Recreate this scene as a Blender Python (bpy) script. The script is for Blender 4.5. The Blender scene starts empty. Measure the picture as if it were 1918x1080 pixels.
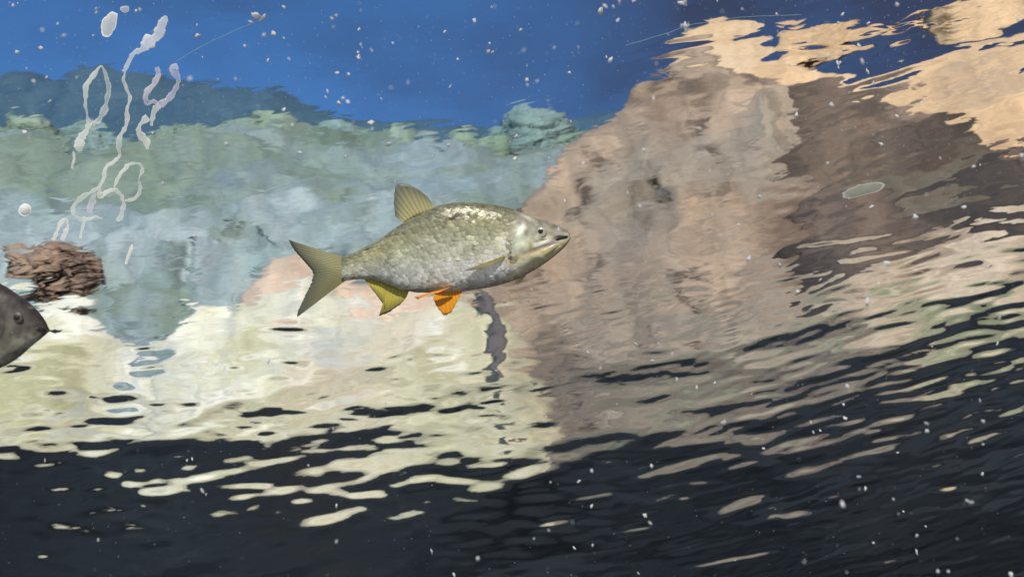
import bpy, bmesh, math, random
import numpy as np
from mathutils import Vector, Matrix, noise as mnoise
random.seed(7); np.random.seed(7)
R = math.radians
sc = bpy.context.scene
COL = sc.collection

# ------------------------------------------------------------------ camera, light, exposure
PITCH, ROLL, FPX = R(46.6), R(7.2), 3300.0
H = 1.6                                     # water surface above the camera (m)
W0, H0 = 1918.0, 1080.0
fw = Vector((0, math.cos(PITCH), math.sin(PITCH)))
r0 = Vector((1, 0, 0)); u0 = Vector((0, -math.sin(PITCH), math.cos(PITCH)))
rt = math.cos(ROLL)*r0 - math.sin(ROLL)*u0
up = math.sin(ROLL)*r0 + math.cos(ROLL)*u0
CAMROT = Matrix((rt, up, -fw)).transposed()
cd = bpy.data.cameras.new('camera'); cam = bpy.data.objects.new('camera', cd); COL.objects.link(cam)
cam.matrix_world = CAMROT.to_4x4()
cd.sensor_width = 36; cd.lens = 36*FPX/W0; cd.clip_start = 0.02; cd.clip_end = 2000
cd.dof.use_dof = True; cd.dof.focus_distance = 1.46; cd.dof.aperture_fstop = 20
sc.camera = cam

SUN_EL, SUN_AZ = R(11), R(6)               # the sun is behind the camera, to the right
sdir = Vector((math.sin(SUN_AZ)*math.cos(SUN_EL), -math.cos(SUN_AZ)*math.cos(SUN_EL), math.sin(SUN_EL)))
sl = bpy.data.lights.new('sun', 'SUN'); sl.energy = 3.8; sl.angle = R(0.6); sl.color = (1, 0.95, 0.87)
so = bpy.data.objects.new('sun', sl); COL.objects.link(so)
so.rotation_euler = sdir.to_track_quat('Z', 'Y').to_euler()

w = bpy.data.worlds.new('World'); sc.world = w; w.use_nodes = True
nt = w.node_tree; nt.nodes.clear()
def N(nt, t, **k):
    n = nt.nodes.new(t)
    for a, b in k.items(): setattr(n, a, b)
    return n
wo = N(nt, 'ShaderNodeOutputWorld'); bg = N(nt, 'ShaderNodeBackground')
sky = N(nt, 'ShaderNodeTexSky', sky_type='NISHITA', sun_disc=False)
sky.sun_elevation = SUN_EL; sky.sun_rotation = math.pi - SUN_AZ
sky.air_density = 1.0; sky.dust_density = 0.2; sky.ozone_density = 3.0; sky.altitude = 500
tc = N(nt, 'ShaderNodeTexCoord'); mp = N(nt, 'ShaderNodeMapping'); mp.inputs['Scale'].default_value = (1.0, 1.0, 1.6)
nz = N(nt, 'ShaderNodeTexNoise'); nz.inputs['Scale'].default_value = 4.5; nz.inputs['Detail'].default_value = 5
sep = N(nt, 'ShaderNodeSeparateXYZ')
m1 = N(nt, 'ShaderNodeMath', operation='MULTIPLY_ADD'); m1.inputs[1].default_value = 0.75; m1.inputs[2].default_value = 0.02
m2 = N(nt, 'ShaderNodeMath', operation='ADD')
rmp = N(nt, 'ShaderNodeMapRange'); rmp.inputs['From Min'].default_value = 0.32; rmp.inputs['From Max'].default_value = 0.78
cmix = N(nt, 'ShaderNodeMix', data_type='RGBA'); 
cmix.inputs[7].default_value = (0.30, 0.42, 0.85, 1)
tint = N(nt, 'ShaderNodeMix', data_type='RGBA', blend_type='MULTIPLY'); tint.inputs[0].default_value = 1
tint.inputs[7].default_value = (0.72, 1.02, 1.30, 1)
L = nt.links.new
L(tc.outputs['Generated'], mp.inputs[0]); L(mp.outputs[0], nz.inputs['Vector'])
L(tc.outputs['Generated'], sep.inputs[0]); L(sep.outputs[0], m1.inputs[0])
L(nz.outputs[0], m2.inputs[0]); L(m1.outputs[0], m2.inputs[1]); L(m2.outputs[0], rmp.inputs[0])
L(sky.outputs[0], tint.inputs[6]); L(tint.outputs[2], cmix.inputs[6]); L(rmp.outputs[0], cmix.inputs[0])
L(cmix.outputs[2], bg.inputs[0]); bg.inputs[1].default_value = 0.15
L(bg.outputs[0], wo.inputs[0])

vs = sc.view_settings; vs.view_transform = 'Standard'; vs.look = 'None'; vs.exposure = 0; vs.gamma = 1
vs.use_curve_mapping = False
cy = sc.cycles
cy.max_bounces = 12; cy.transmission_bounces = 10; cy.transparent_max_bounces = 12; cy.diffuse_bounces = 2
cy.caustics_refractive = True; cy.caustics_reflective = False; cy.sample_clamp_indirect = 4
cy.use_denoising = True

# ------------------------------------------------------------------ helpers
def obj(name, me, mat=None, parent=None, smooth=True):
    o = bpy.data.objects.new(name, me); COL.objects.link(o)
    if mat: me.materials.append(mat)
    if smooth: me.polygons.foreach_set('use_smooth', [True]*len(me.polygons))
    if parent: o.parent = parent
    return o
def tag(o, label=None, cat=None, group=None, kind=None):
    if label: o['label'] = label
    if cat: o['category'] = cat
    if group: o['group'] = group
    if kind: o['kind'] = kind
    return o
def empty(name, loc=(0, 0, 0), rot=None):
    o = bpy.data.objects.new(name, None); COL.objects.link(o); o.empty_display_size = 0.1
    o.location = loc
    if rot is not None: o.matrix_world = Matrix.Translation(loc) @ rot.to_4x4()
    return o
def mesh(name, v, f):
    me = bpy.data.meshes.new(name); me.from_pydata([tuple(a) for a in v], [], [tuple(a) for a in f]); me.update(); return me
def ray(px, py):
    return (fw + rt*((px-W0/2)/FPX) + up*((H0/2-py)/FPX)).normalized()
def in_water(px, py, dist):                 # a point in the water this far from the eye
    return ray(px, py)*dist
def on_surface(px, py):
    d = ray(px, py); return d*(H/d.z)
def sight(px, py, D):                       # where the line of sight, bent by calm water, meets the upright plane y = D
    d = ray(px, py); P = d*(H/d.z)
    h = Vector((d.x, d.y)) * 1.333
    s2 = h.length_squared
    if s2 > 0.9999: h = h/ math.sqrt(s2)*0.99995; s2 = 0.9999
    a = Vector((h.x, h.y, math.sqrt(1-s2)))
    t = (D-P.y)/a.y
    return P + a*t

def nodemat(name):
    m = bpy.data.materials.new(name); m.use_nodes = True
    return m, m.node_tree, m.node_tree.nodes['Principled BSDF']
def ramp(nt, stops, interp='LINEAR'):
    r = N(nt, 'ShaderNodeValToRGB'); e = r.color_ramp.elements; r.color_ramp.interpolation = interp
    while len(e) < len(stops): e.new(0.5)
    for k, (p, c) in enumerate(stops): e[k].position = p; e[k].color = (*c, 1)
    return r
def stone(name, stops, scale=1.0, stretch=(1, 1, 1), detail=6, rough=0.9, bump=0.5, distort=0.6, patch=None, fine=0.3, low_band=None):
    m, nt, b = nodemat(name); L = nt.links.new
    tc = N(nt, 'ShaderNodeTexCoord'); mp = N(nt, 'ShaderNodeMapping'); mp.inputs['Scale'].default_value = stretch
    n = N(nt, 'ShaderNodeTexNoise'); n.inputs['Scale'].default_value = scale; n.inputs['Detail'].default_value = detail
    n.inputs['Distortion'].default_value = distort; n.inputs['Roughness'].default_value = 0.55
    r = ramp(nt, stops)
    L(tc.outputs['Object'], mp.inputs[0]); L(mp.outputs[0], n.inputs['Vector']); L(n.outputs[0], r.inputs[0])
    out = r.outputs[0]
    if patch:
        for (col, sc_, lo, hi) in patch:
            n2 = N(nt, 'ShaderNodeTexNoise'); n2.inputs['Scale'].default_value = sc_; n2.inputs['Detail'].default_value = 3
            mr = N(nt, 'ShaderNodeMapRange'); mr.inputs['From Min'].default_value = lo; mr.inputs['From Max'].default_value = hi
            mx = N(nt, 'ShaderNodeMix', data_type='RGBA'); mx.inputs[7].default_value = (*col, 1)
            L(tc.outputs['Object'], n2.inputs['Vector']); L(n2.outputs[0], mr.inputs[0]); L(mr.outputs[0], mx.inputs[0])
            L(out, mx.inputs[6]); out = mx.outputs[2]
    nf = N(nt, 'ShaderNodeTexNoise'); nf.inputs['Scale'].default_value = scale*7; nf.inputs['Detail'].default_value = 8; nf.inputs['Roughness'].default_value = .7; nf.inputs['Distortion'].default_value = .8
    mf = N(nt, 'ShaderNodeMapRange'); mf.inputs['From Min'].default_value = .3; mf.inputs['From Max'].default_value = .7; mf.inputs['To Min'].default_value = 1-fine; mf.inputs['To Max'].default_value = 1+fine
    vf = N(nt, 'ShaderNodeVectorMath', operation='SCALE'); L(tc.outputs['Object'], nf.inputs['Vector']); L(nf.outputs[0], mf.inputs[0]); L(out, vf.inputs[0]); L(mf.outputs[0], vf.inputs['Scale']); out = vf.outputs[0]
    if low_band:                                  # darker olive band just above the waterline, ragged
        sx_ = N(nt, 'ShaderNodeSeparateXYZ'); L(tc.outputs['Object'], sx_.inputs[0])
        nw = N(nt, 'ShaderNodeTexNoise'); nw.inputs['Scale'].default_value = 1.5; nw.inputs['Detail'].default_value = 4; L(tc.outputs['Object'], nw.inputs['Vector'])
        ma = N(nt, 'ShaderNodeMath', operation='MULTIPLY_ADD'); ma.inputs[1].default_value = -.5; L(nw.outputs[0], ma.inputs[0]); L(sx_.outputs[2], ma.inputs[2])
        mw = N(nt, 'ShaderNodeMapRange'); mw.inputs['From Min'].default_value = low_band[1]; mw.inputs['From Max'].default_value = low_band[2]; mw.inputs['To Min'].default_value = 1; mw.inputs['To Max'].default_value = 0
        L(ma.outputs[0], mw.inputs[0]); xw = N(nt, 'ShaderNodeMix', data_type='RGBA'); L(mw.outputs[0], xw.inputs[0]); L(out, xw.inputs[6]); xw.inputs[7].default_value = (*low_band[0], 1); out = xw.outputs[2]
    L(out, b.inputs['Base Color']); b.inputs['Roughness'].default_value = rough
    bp = N(nt, 'ShaderNodeBump'); bp.inputs['Strength'].default_value = bump; bp.inputs['Distance'].default_value = 0.08
    n3 = N(nt, 'ShaderNodeTexNoise'); n3.inputs['Scale'].default_value = scale*6; n3.inputs['Detail'].default_value = 5
    L(tc.outputs['Object'], n3.inputs['Vector']); L(n3.outputs[0], bp.inputs['Height']); L(bp.outputs[0], b.inputs['Normal'])
    return m

def ridge(name, D, prof, mat, front=0.35, back=1.0, rough=0.15, freq=0.8, base=1.54, nx=220, ny=40, seed=0, lump=0.0):
    """a ridge of ground or rock: crest follows the profile at distance D, then falls to the front and the back"""
    pts = sorted([(lambda p: (p.x, p.z))(sight(a, b, D)) for a, b in prof])
    xs = np.array([p[0] for p in pts]); zs = np.array([p[1] for p in pts])
    X = np.linspace(xs[0], xs[-1], nx); Z = np.interp(X, xs, zs)
    hmax = max(zs)
    V = []; F = []
    for j in range(ny):
        t = j/(ny-1)                        # 0 front foot .. 0.6 crest .. 1 back foot
        for i in range(nx):
            x = X[i]; top = Z[i]
            if t <= 0.6:
                q = t/0.6; z = base + (top-base)*math.sin(q*math.pi/2)**0.9; y = D - front*(top-base)*(1-q)**1.3 
            else:
                q = (t-0.6)/0.4; z = top - (top-base)*(q**1.6); y = D + back*(top-base)*q
            p = Vector((x*freq, y*freq, z*freq*1.3 + seed*11.3))
            n = mnoise.noise_vector(p) + mnoise.noise_vector(p*2.3)*0.5 + mnoise.noise_vector(p*5.1)*0.22
            k = rough*min(1, .22+abs(t-.6)*2.6)
            if lump: 
                c = mnoise.voronoi(p*1.2)[0]; k2 = lump*(0.6-c[0])*min(1, .08+abs(t-0.6)*4); 
                y -= k2; z += k2*0.5
            V.append((x+n.x*k*0.6, y+n.y*k, z+n.z*k))
    for j in range(ny-1):
        for i in range(nx-1):
            a = j*nx+i; F.append((a, a+1, a+nx+1, a+nx))
    return obj(name, mesh(name, V, F), mat)

# ------------------------------------------------------------------ water surface (seen from beneath)
rng = np.random.RandomState(11)
def axis(lo, hi, fine_lo, fine_hi, step):
    a = np.arange(fine_lo, fine_hi, step)
    l = [fine_lo]; s = step
    while l[-1] > lo: s *= 1.25; l.append(l[-1]-s)
    h = [a[-1]]; s = step
    while h[-1] < hi: s *= 1.25; h.append(h[-1]+s)
    return np.concatenate([np.array(l[1:])[::-1], a, np.array(h[1:])])
YEDGE = 0.86
gx = axis(-7, 7, -0.80, 0.86, 0.0030)
gy = axis(YEDGE-0.02, 9, YEDGE, 2.35, 0.0030); gy = gy[gy >= YEDGE-1e-6]
GX, GY = np.meshgrid(gx, gy)
# picture coordinates of each surface point, to say where the water is calm and where it is choppy
C = np.stack([GX, GY, np.full_like(GX, H)], -1)
zf = C @ np.array(fw); PX = W0/2 + FPX*(C @ np.array(rt))/zf; PY = H0/2 - FPX*(C @ np.array(up))/zf
def sm(a, lo, hi):
    t = np.clip((a-lo)/(hi-lo), 0, 1); return t*t*(3-2*t)
def blob(cx, cy_, sx, sy): return np.exp(-((PX-cx)/sx)**2-((PY-cy_)/sy)**2)
def waves(n, lmin, lmax, spread, rms, seed, th0=0.0):
    g = np.random.RandomState(seed); out = np.zeros_like(GX)
    # domain warp so that crests are short and uneven
    wx = sum(0.02*np.sin(g.uniform(3, 9)*GX + g.uniform(3, 9)*GY + g.uniform(0, 6.28)) for _ in range(3))
    wy = sum(0.012*np.sin(g.uniform(4, 14)*GX + g.uniform(3, 9)*GY + g.uniform(0, 6.28)) for _ in range(4))
    for _ in range(n):
        lam = math.exp(g.uniform(math.log(lmin), math.log(lmax))); k = 2*math.pi/lam
        th = g.normal(th0, spread); ph = g.uniform(0, 6.28)
        out += (rms*math.sqrt(2.0/n)/k)*np.sin(k*(math.sin(th)*(GX+wx) + math.cos(th)*(GY+wy)) + ph)
    return out
low = sm(PY, 380, 900); right = sm(PX, 950, 1500); 
chop = 0.12 + 0.55*low + 0.80*right*(0.34+0.66*sm(PY, 120, 560)) + 0.12*blob(1500, 120, 420, 90)
chop *= 1 - 0.55*blob(760, 420, 420, 150)
chop += .5*blob(250, 800, 600, 130)
slow = 0.30 + 0.5*low + 0.4*right
fade = np.exp(-np.maximum(np.abs(GX)-0.9, 0)*2)*np.exp(-np.maximum(GY-2.4, 0)*2)
rw = sm(PX, 900, 1500)
Z = waves(26, 0.022, 0.060, 0.42, 0.0135, 3)*chop*(1-rw) + waves(34, 0.015, 0.060, 0.30, 0.0175, 13, 0.20)*chop*rw + waves(22, 0.07, 0.20, 0.50, 0.0150, 4)*slow \
  + waves(16, 0.03, 0.07, 1.3, 0.0075, 5)*(0.35+0.3*low) + waves(8, 0.35, 0.8, 0.7, 0.008, 6)
Z *= fade
# single ripples: (x, y, width, height in the picture, slope, tilt). slope > 0 turns the surface away (dark), < 0 towards the eye (bright)
RIP = [
 (540,616,66,16,.150,-12),(35,692,66,20,.11,8),(110,735,40,26,.075,15),(225,745,70,26,.065,-10),(290,757,44,13,.045,-6),
 (360,755,32,12,.05,-5),(468,776,34,14,.04,0),(700,690,40,14,.055,0),(830,684,54,9,.055,6),(885,700,66,13,.055,-5),
 (520,707,44,11,.05,-10),(600,745,30,9,.045,8),(660,768,90,30,.05,0),(745,768,90,28,.05,4),(850,768,44,16,.04,10),
 (60,775,80,20,.04,-15),(160,790,120,26,.045,0),(340,832,130,40,.05,0),(430,840,90,34,.05,0),(490,808,54,13,.035,0),
 (700,812,120,22,.035,6),(600,797,34,12,.04,0),(1225,660,66,15,.06,-4),(975,680,70,18,.045,0),
 (1130,545,34,7,.07,-4),(965,568,40,9,.07,0),(1150,585,50,8,.06,6),(1180,588,60,9,.055,20),(1290,540,40,8,.06,0),
 (1400,760,90,22,.035,5),(1130,765,200,30,.04,3),(1330,770,110,20,.035,0),(1070,790,130,24,.035,0),
 (1640,672,90,18,.05,10),(1700,650,90,16,.045,18),(1500,740,120,20,.035,6),(1780,563,70,12,.07,2),(1850,552,80,12,.07,14),
 (1570,615,40,9,.06,4),(1680,607,44,10,.06,5),(1770,605,60,14,.06,12),(1480,524,90,10,.08,3),(1650,480,70,10,.08,6),(1560,455,110,10,.085,0),
 (1800,610,50,22,.05,20),(1360,545,40,6,.06,0),(1420,520,60,8,.06,5),
 (90,868,70,13,-.032,2),(92,915,40,22,-.040,-25),(80,943,46,13,-.042,-6),(145,899,26,9,-.036,-5),(212,888,40,16,-.034,-25),
 (237,906,26,15,-.038,0),(300,917,84,17,-.040,6),(385,891,84,13,-.034,2),(478,911,70,10,-.038,-12),(565,938,34,10,-.042,-4),
 (270,946,20,9,-.042,-20),(160,936,14,7,-.042,0),(615,971,66,17,-.052,12),(650,873,120,22,-.026,0),(690,927,80,14,-.036,-4),
 (770,903,110,14,-.034,10),(845,900,90,14,-.034,-14),(930,872,40,9,-.028,4),(985,885,80,20,-.034,4),(80,1041,24,9,-.066,0),
 (1375,950,70,18,-.052,25),(1410,935,50,13,-.050,5),(1312,902,48,12,-.042,0),(1390,871,56,10,-.040,14),(1275,872,120,16,-.036,12),
 (1490,962,46,12,-.056,0),(1595,923,90,7,-.056,2),(1280,932,22,7,-.046,0),(1500,882,56,24,-.046,0),(1500,832,70,30,-.038,0),
 (1775,914,44,10,-.066,0),(1650,795,90,16,-.042,18),(1610,850,60,8,-.046,5),(1420,822,40,14,-.034,0),(1290,825,110,16,-.030,4),
 (1100,845,120,22,-.030,8),(1380,1045,120,8,-.070,5),(1280,1025,60,6,-.07,12),(1670,1050,90,9,-.08,2),(1040,980,50,9,-.055,5),
 (1195,990,50,7,-.055,5),(1110,930,60,7,-.044,5),(1560,795,60,8,-.036,12),(1850,820,70,14,-.06,10),(1730,720,60,10,-.04,12),
 (1120,790,330,90,-.016,4),(1400,800,260,70,-.014,8),(120,895,620,120,.026,0),(300,835,800,150,.013,0),(205,782,90,26,.05,-4),(345,792,70,18,.04,5),(60,800,70,20,.04,6),(520,770,60,16,.04,-4),
 (1300,115,60,10,.05,3),(1640,75,130,14,.035,0),(1700,130,170,14,.05,14),(1500,90,90,9,.05,-8),(1830,80,80,10,.04,0),
 (1600,180,120,12,.05,10),(1280,85,80,10,-.06,0),(1230,98,90,9,-.06,6),
]
def edge_y(x): return 880+1.33e-4*(x-450)**2*-1 if x > 450 else 880
gr = random.Random(77)
for _ in range(95):
    a = gr.uniform(0, 940); b = 640+200*gr.random()**.6; need = max(edge_y(a)-b, 20)*.000303
    RIP.append((a, b, gr.uniform(14, 46), gr.uniform(5, 10), need*gr.uniform(.7, 1.7)+.008, gr.uniform(-14, 10)))
for _ in range(34):
    a = gr.uniform(0, 930); b = 838+100*gr.random(); RIP.append((a, b, gr.uniform(22, 80), gr.uniform(7, 16), -(max(b-850, 0)*.00024+.011), gr.uniform(-10, 10)))
for _ in range(80):
    a = gr.uniform(930, 1700); b = gr.uniform(520, 730)-max(a-1400, 0)*.25; need = max(edge_y(a)-b, 20)*.000303
    RIP.append((a, b, gr.uniform(16, 60), gr.uniform(4, 8), need*gr.uniform(.5, 1.35)+.006, gr.uniform(-4, 18)))
for (cx, cy_, ww, hh, s, tilt) in RIP:
    P0 = on_surface(cx, cy_)
    ex = on_surface(cx+10, cy_)-P0; ey = on_surface(cx, cy_-10)-P0
    ax = Vector((ex.x, ex.y)).normalized(); th = R(tilt)
    if s < 0: s *= 1.75; ww *= 1.12; hh *= 1.2
    sx = ww/20*Vector((ex.x, ex.y)).length*1.05; sy = hh/20*Vector((ey.x, ey.y)).length*1.15
    ax = Vector((math.cos(th)*ax.x - math.sin(th)*ax.y, math.sin(th)*ax.x + math.cos(th)*ax.y)) if th else ax
    dx = GX-P0.x; dy = GY-P0.y
    # image right is +x; far (down in the picture) is +y, so a stroke rising to the right turns towards -y
    c, s_ = math.cos(-th), math.sin(-th)
    a = c*dx + s_*dy; b = -s_*dx + c*dy
    q = (a/sx)**2 + (b/sy)**2
    msk = q < 16
    Z[msk] += (s*b*np.exp(-q*0.8))[msk]
nyv, nxv = GX.shape
V = np.stack([GX, GY, H+Z], -1).reshape(-1, 3)
ii = np.arange(nxv-1); jj = np.arange(nyv-1); A = (jj[:, None]*nxv + ii[None]).ravel()
F = np.stack([A, A+1, A+nxv+1, A+nxv], -1)
me = bpy.data.meshes.new('water_surface')
me.vertices.add(len(V)); me.vertices.foreach_set('co', V.ravel())
me.loops.add(len(F)*4); me.loops.foreach_set('vertex_index', F.ravel())
me.polygons.add(len(F)); me.polygons.foreach_set('loop_start', np.arange(len(F))*4); me.polygons.foreach_set('loop_total', np.full(len(F), 4))
me.update(calc_edges=True)
wm = bpy.data.materials.new('water'); wm.use_nodes = True; nt = wm.node_tree; nt.nodes.clear()
o_ = N(nt, 'ShaderNodeOutputMaterial'); g_ = N(nt, 'ShaderNodeBsdfGlass'); g_.inputs['IOR'].default_value = 1.333; g_.inputs['Roughness'].default_value = 0
g_.inputs['Color'].default_value = (1, 1, 1, 1); nt.links.new(g_.outputs[0], o_.inputs[0])
g_.inputs['Roughness'].default_value = 0.006
_tc = N(nt, 'ShaderNodeTexCoord'); _mp = N(nt, 'ShaderNodeMapping'); _mp.inputs['Scale'].default_value = (1, 2.2, 1)
_n = N(nt, 'ShaderNodeTexNoise'); _n.inputs['Scale'].default_value = 34; _n.inputs['Detail'].default_value = 1.5; _n.inputs['Distortion'].default_value = .6
_b = N(nt, 'ShaderNodeBump'); _b.inputs['Strength'].default_value = 1.0; _b.inputs['Distance'].default_value = 0.00009
nt.links.new(_tc.outputs['Object'], _mp.inputs[0]); nt.links.new(_mp.outputs[0], _n.inputs['Vector']); nt.links.new(_n.outputs[0], _b.inputs['Height']); nt.links.new(_b.outputs[0], g_.inputs['Normal'])
tag(obj('water_surface', me, wm), kind='structure')

# ------------------------------------------------------------------ bed of the lake, far below, and the ground round it
bedm = stone('lake_mud', [(0.3, (0.016, 0.026, 0.036)), (0.55, (0.021, 0.030, 0.038)), (0.78, (0.034, 0.034, 0.030))], 0.8, bump=0.15, detail=8, fine=.15)
V = []; F = []; n = 220
for j in range(n):
    for i in range(n):
        u_ = 2*i/(n-1)-1; x = 45*u_*abs(u_)**1.2; y = -12+13.2*j/60 if j < 60 else 1.2+(j-60)*.05 if j < 180 else 7.2+(j-180)**1.4*.26
        z = float(np.interp(y, [-12, 1.4, 2.2, 5, 10, 60], [-2.6, -2.4, -1.7, -0.95, -0.45, 0.2])) + 0.22*mnoise.noise(Vector((x*0.5, y*0.5, 2))) + .07*mnoise.noise(Vector((x*2, y*2, 2))) 
        V.append((x, y, z))
for j in range(n-1):
    for i in range(n-1): a = j*n+i; F.append((a, a+1, a+n+1, a+n))
tag(obj('lake_bed', mesh('lake_bed', V, F), bedm), kind='structure')
bounce_m = stone('bounce_sand', [(0.3, (0.58, 0.54, 0.46)), (0.7, (0.72, 0.69, 0.60))], 2.0, bump=.4, fine=.2)  # unseen sand slope added to bounce sunlight up onto the fish
V = []; F = []; n = 70
for j in range(n):
    for i in range(n):
        x = -5+10*i/(n-1); y = -6+7.25*j/(n-1); z = -0.95+0.36*y if y > 0 else -0.95+0.12*y
        if j == n-1: z = -2.4
        V.append((x, y, z + .05*mnoise.noise(Vector((x*1.3, y*1.3, 0))) + .02*mnoise.noise(Vector((x*5, y*5, 0)))))
for j in range(n-1):
    for i in range(n-1): a = j*n+i; F.append((a, a+1, a+n+1, a+n))
tag(obj('bounce_shelf', mesh('bounce_shelf', V, F), bounce_m), kind='structure')
grm = stone('ground_grass', [(0.3, (0.05, 0.07, 0.03)), (0.7, (0.10, 0.11, 0.06))], 0.3)
V = []; F = []
n = 50
for j in range(n):
    for i in range(n):
        x = -900+1800*i/(n-1); y = 9+ (j/(n-1))**2*1200
        V.append((x, y, H-0.15 + 0.3*mnoise.noise(Vector((x*0.02, y*0.02, 0)))))
for j in range(n-1):
    for i in range(n-1): a = j*n+i; F.append((a, a+1, a+n+1, a+n))
tag(obj('ground', mesh('ground', V, F), grm), kind='structure')

# ------------------------------------------------------------------ the place above the water
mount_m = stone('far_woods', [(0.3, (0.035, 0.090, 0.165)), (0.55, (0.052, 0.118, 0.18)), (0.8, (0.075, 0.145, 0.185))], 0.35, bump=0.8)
o = ridge('mountain', 60, [(-900,150),(-300,140),(-60,170),(10,172),(60,150),(110,165),(140,185),(190,165),(215,140),(300,140),(340,160),(420,178),(480,180),(520,165),
     (560,190),(620,215),(680,228),(760,238),(850,240),(1000,225),(1300,215),(1900,240),(2800,240)], mount_m, front=0.5, rough=1.2, freq=0.12, seed=1, nx=260)
tag(o, kind='structure')

slope_m = stone('hillside_grass', [(0.32, (0.13, 0.195, 0.155)), (0.5, (0.185, 0.25, 0.205)), (0.68, (0.25, 0.32, 0.28))], 0.55, detail=9, distort=1.2, bump=0.5,  # milky water veil put into these paler grass tones
                patch=[((0.25, 0.33, 0.36), 0.30, 0.48, 0.66), ((0.20, 0.26, 0.19), 0.9, 0.50, 0.70), ((0.14, 0.20, 0.25), 0.7, 0.60, 0.72)])
o = ridge('hillside', 18, [(-900,284),(-200,282),(0,289),(90,276),(150,299),(230,306),(330,289),(400,286),(440,272),(500,254),(560,250),(620,264),(700,270),(760,268),(820,276),(900,276),(1000,296),(1100,314),(1500,374),(2100,374),(2700,374)],
          slope_m, front=0.75, rough=0.22, freq=1.0, seed=2, nx=420, ny=90, lump=.45)
tag(o, kind='structure')

stony_m = stone('stony_slope', [(0.32, (0.20, 0.275, 0.27)), (0.5, (0.28, 0.36, 0.375)), (0.68, (0.37, 0.44, 0.46))], 0.8, detail=6, distort=1.4, bump=0.4, patch=[((0.20, 0.26, 0.21), 1.0, 0.54, 0.68)])
o = ridge('stony_slope', 11.5, [(-600,450),(-200,440),(60,430),(200,405),(330,385),(420,400),(520,370),(640,380),(760,365),(880,395),(1000,420),(1100,470)], stony_m,
          front=0.5, rough=0.45, freq=1.2, seed=17, nx=300, ny=60, lump=.3)
tag(o, kind='structure')
# bushy trees in front of the woods, water haze mixed into their pale leaf colours, each with crown and trunk
def tree(px, py, half, D, k):
    top = sight(px, py, D); wv = abs(sight(px+half, py+60, D).x - sight(px-half, py+60, D).x)/2
    root = empty('bushy_tree', (top.x, D, H))
    hgt = top.z-H; g = random.Random(100+k)
    bm = bmesh.new(); 
    rz = wv*1.25; cz = hgt-rz*0.93
    for q in range(60):
        while True:
            a = Vector((g.uniform(-1, 1), g.uniform(-1, 1), g.uniform(-1, 1)))
            if 0.35 < a.length < 1: break
        a = a.normalized()*(0.45+0.35*g.random())
        c = Vector((a.x*wv, a.y*wv*0.8, cz + a.z*rz)); rr = wv*g.uniform(0.30, 0.46)
        b2 = bmesh.ops.create_icosphere(bm, subdivisions=2, radius=1)
        for v in b2['verts']:
            d = v.co.copy(); v.co = c + Vector((d.x, d.y, d.z*0.75))*rr*(1+0.22*mnoise.noise(d*2+Vector((q, k, 0))))
    me = bpy.data.meshes.new('crown'); bm.to_mesh(me); bm.free()
    # leaf clumps standing out of the crown
    co = np.array([v.co[:] for v in me.vertices]); no = np.array([v.normal[:] for v in me.vertices])
    vv = []; ff = []
    for q in range(900):
        i = g.randrange(len(co)); c = Vector(co[i]) + Vector(no[i])*g.uniform(0, 0.12*wv)
        t1 = Vector((g.gauss(0, 1), g.gauss(0, 1), g.gauss(0, 1))).normalized(); t2 = t1.cross(Vector((g.gauss(0, 1), g.gauss(0, 1), g.gauss(0, 1)))).normalized()
        s = g.uniform(0.04, 0.09); b = len(vv); vv += [c-t1*s, c+t2*s*0.5, c+t1*s, c-t2*s*0.5]; ff.append((b, b+1, b+2, b+3))
    obj('crown', me, TREE[k % 3], root); obj('foliage', mesh('foliage', vv, ff), TREE[(k+1) % 3], root, smooth=False)['kind'] = 'stuff'
    # trunk
    vv = []; ff = []
    for j in range(5):
        for i in range(8):
            a = i*math.pi/4; rr = 0.20*(1-0.12*j); vv.append((rr*math.cos(a)+0.08*j*math.sin(k), rr*math.sin(a), -0.4+j*(cz+0.4)/4))
    for j in range(4):
        for i in range(8): ff.append((j*8+i, j*8+(i+1) % 8, (j+1)*8+(i+1) % 8, (j+1)*8+i))
    obj('trunk', mesh('trunk', vv, ff), BARK, root)
    return root
def leafm(name, a, b, c):
    return stone(name, [(0.3, a), (0.5, b), (0.72, c)], 0.7, detail=4, bump=0.4, fine=.35)
TREE = [leafm('leaf_grey_green', (0.15, 0.24, 0.20), (0.22, 0.31, 0.26), (0.30, 0.39, 0.33)),
        leafm('leaf_sage', (0.18, 0.27, 0.20), (0.25, 0.34, 0.26), (0.32, 0.41, 0.33)),
        leafm('leaf_blue_green', (0.14, 0.24, 0.23), (0.20, 0.31, 0.31), (0.28, 0.38, 0.39))]
BARK = stone('bark', [(0.3, (0.08, 0.06, 0.045)), (0.7, (0.18, 0.15, 0.12))], 4)
TL = [(-60,240,90,'grey green bushy tree at the left edge of the picture'),(60,232,80,'pale bushy tree left of the looped white refractions'),
      (185,262,70,'low bushy tree behind the looped white refractions'),(330,244,80,'bushy tree just right of the white refractions'),
      (480,212,90,'broad pale tree left of the dorsal fin, below the blue sky'),(620,228,80,'rounded sage tree above the tail fin'),
      (750,236,85,'blue green tree right above the dorsal fin'),(880,240,80,'bushy tree above the back of the fish'),
      (985,182,85,'tallest bushy tree, rising into the blue left of the rock'),(1080,250,70,'bushy tree partly behind the left flank of the tan rock')]
for k, (a, b, c, lab) in enumerate(TL):
    tag(tree(a, b, c, 24+1.5*(k % 3), k), lab, 'tree', 'bushy trees on the hillside')

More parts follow.
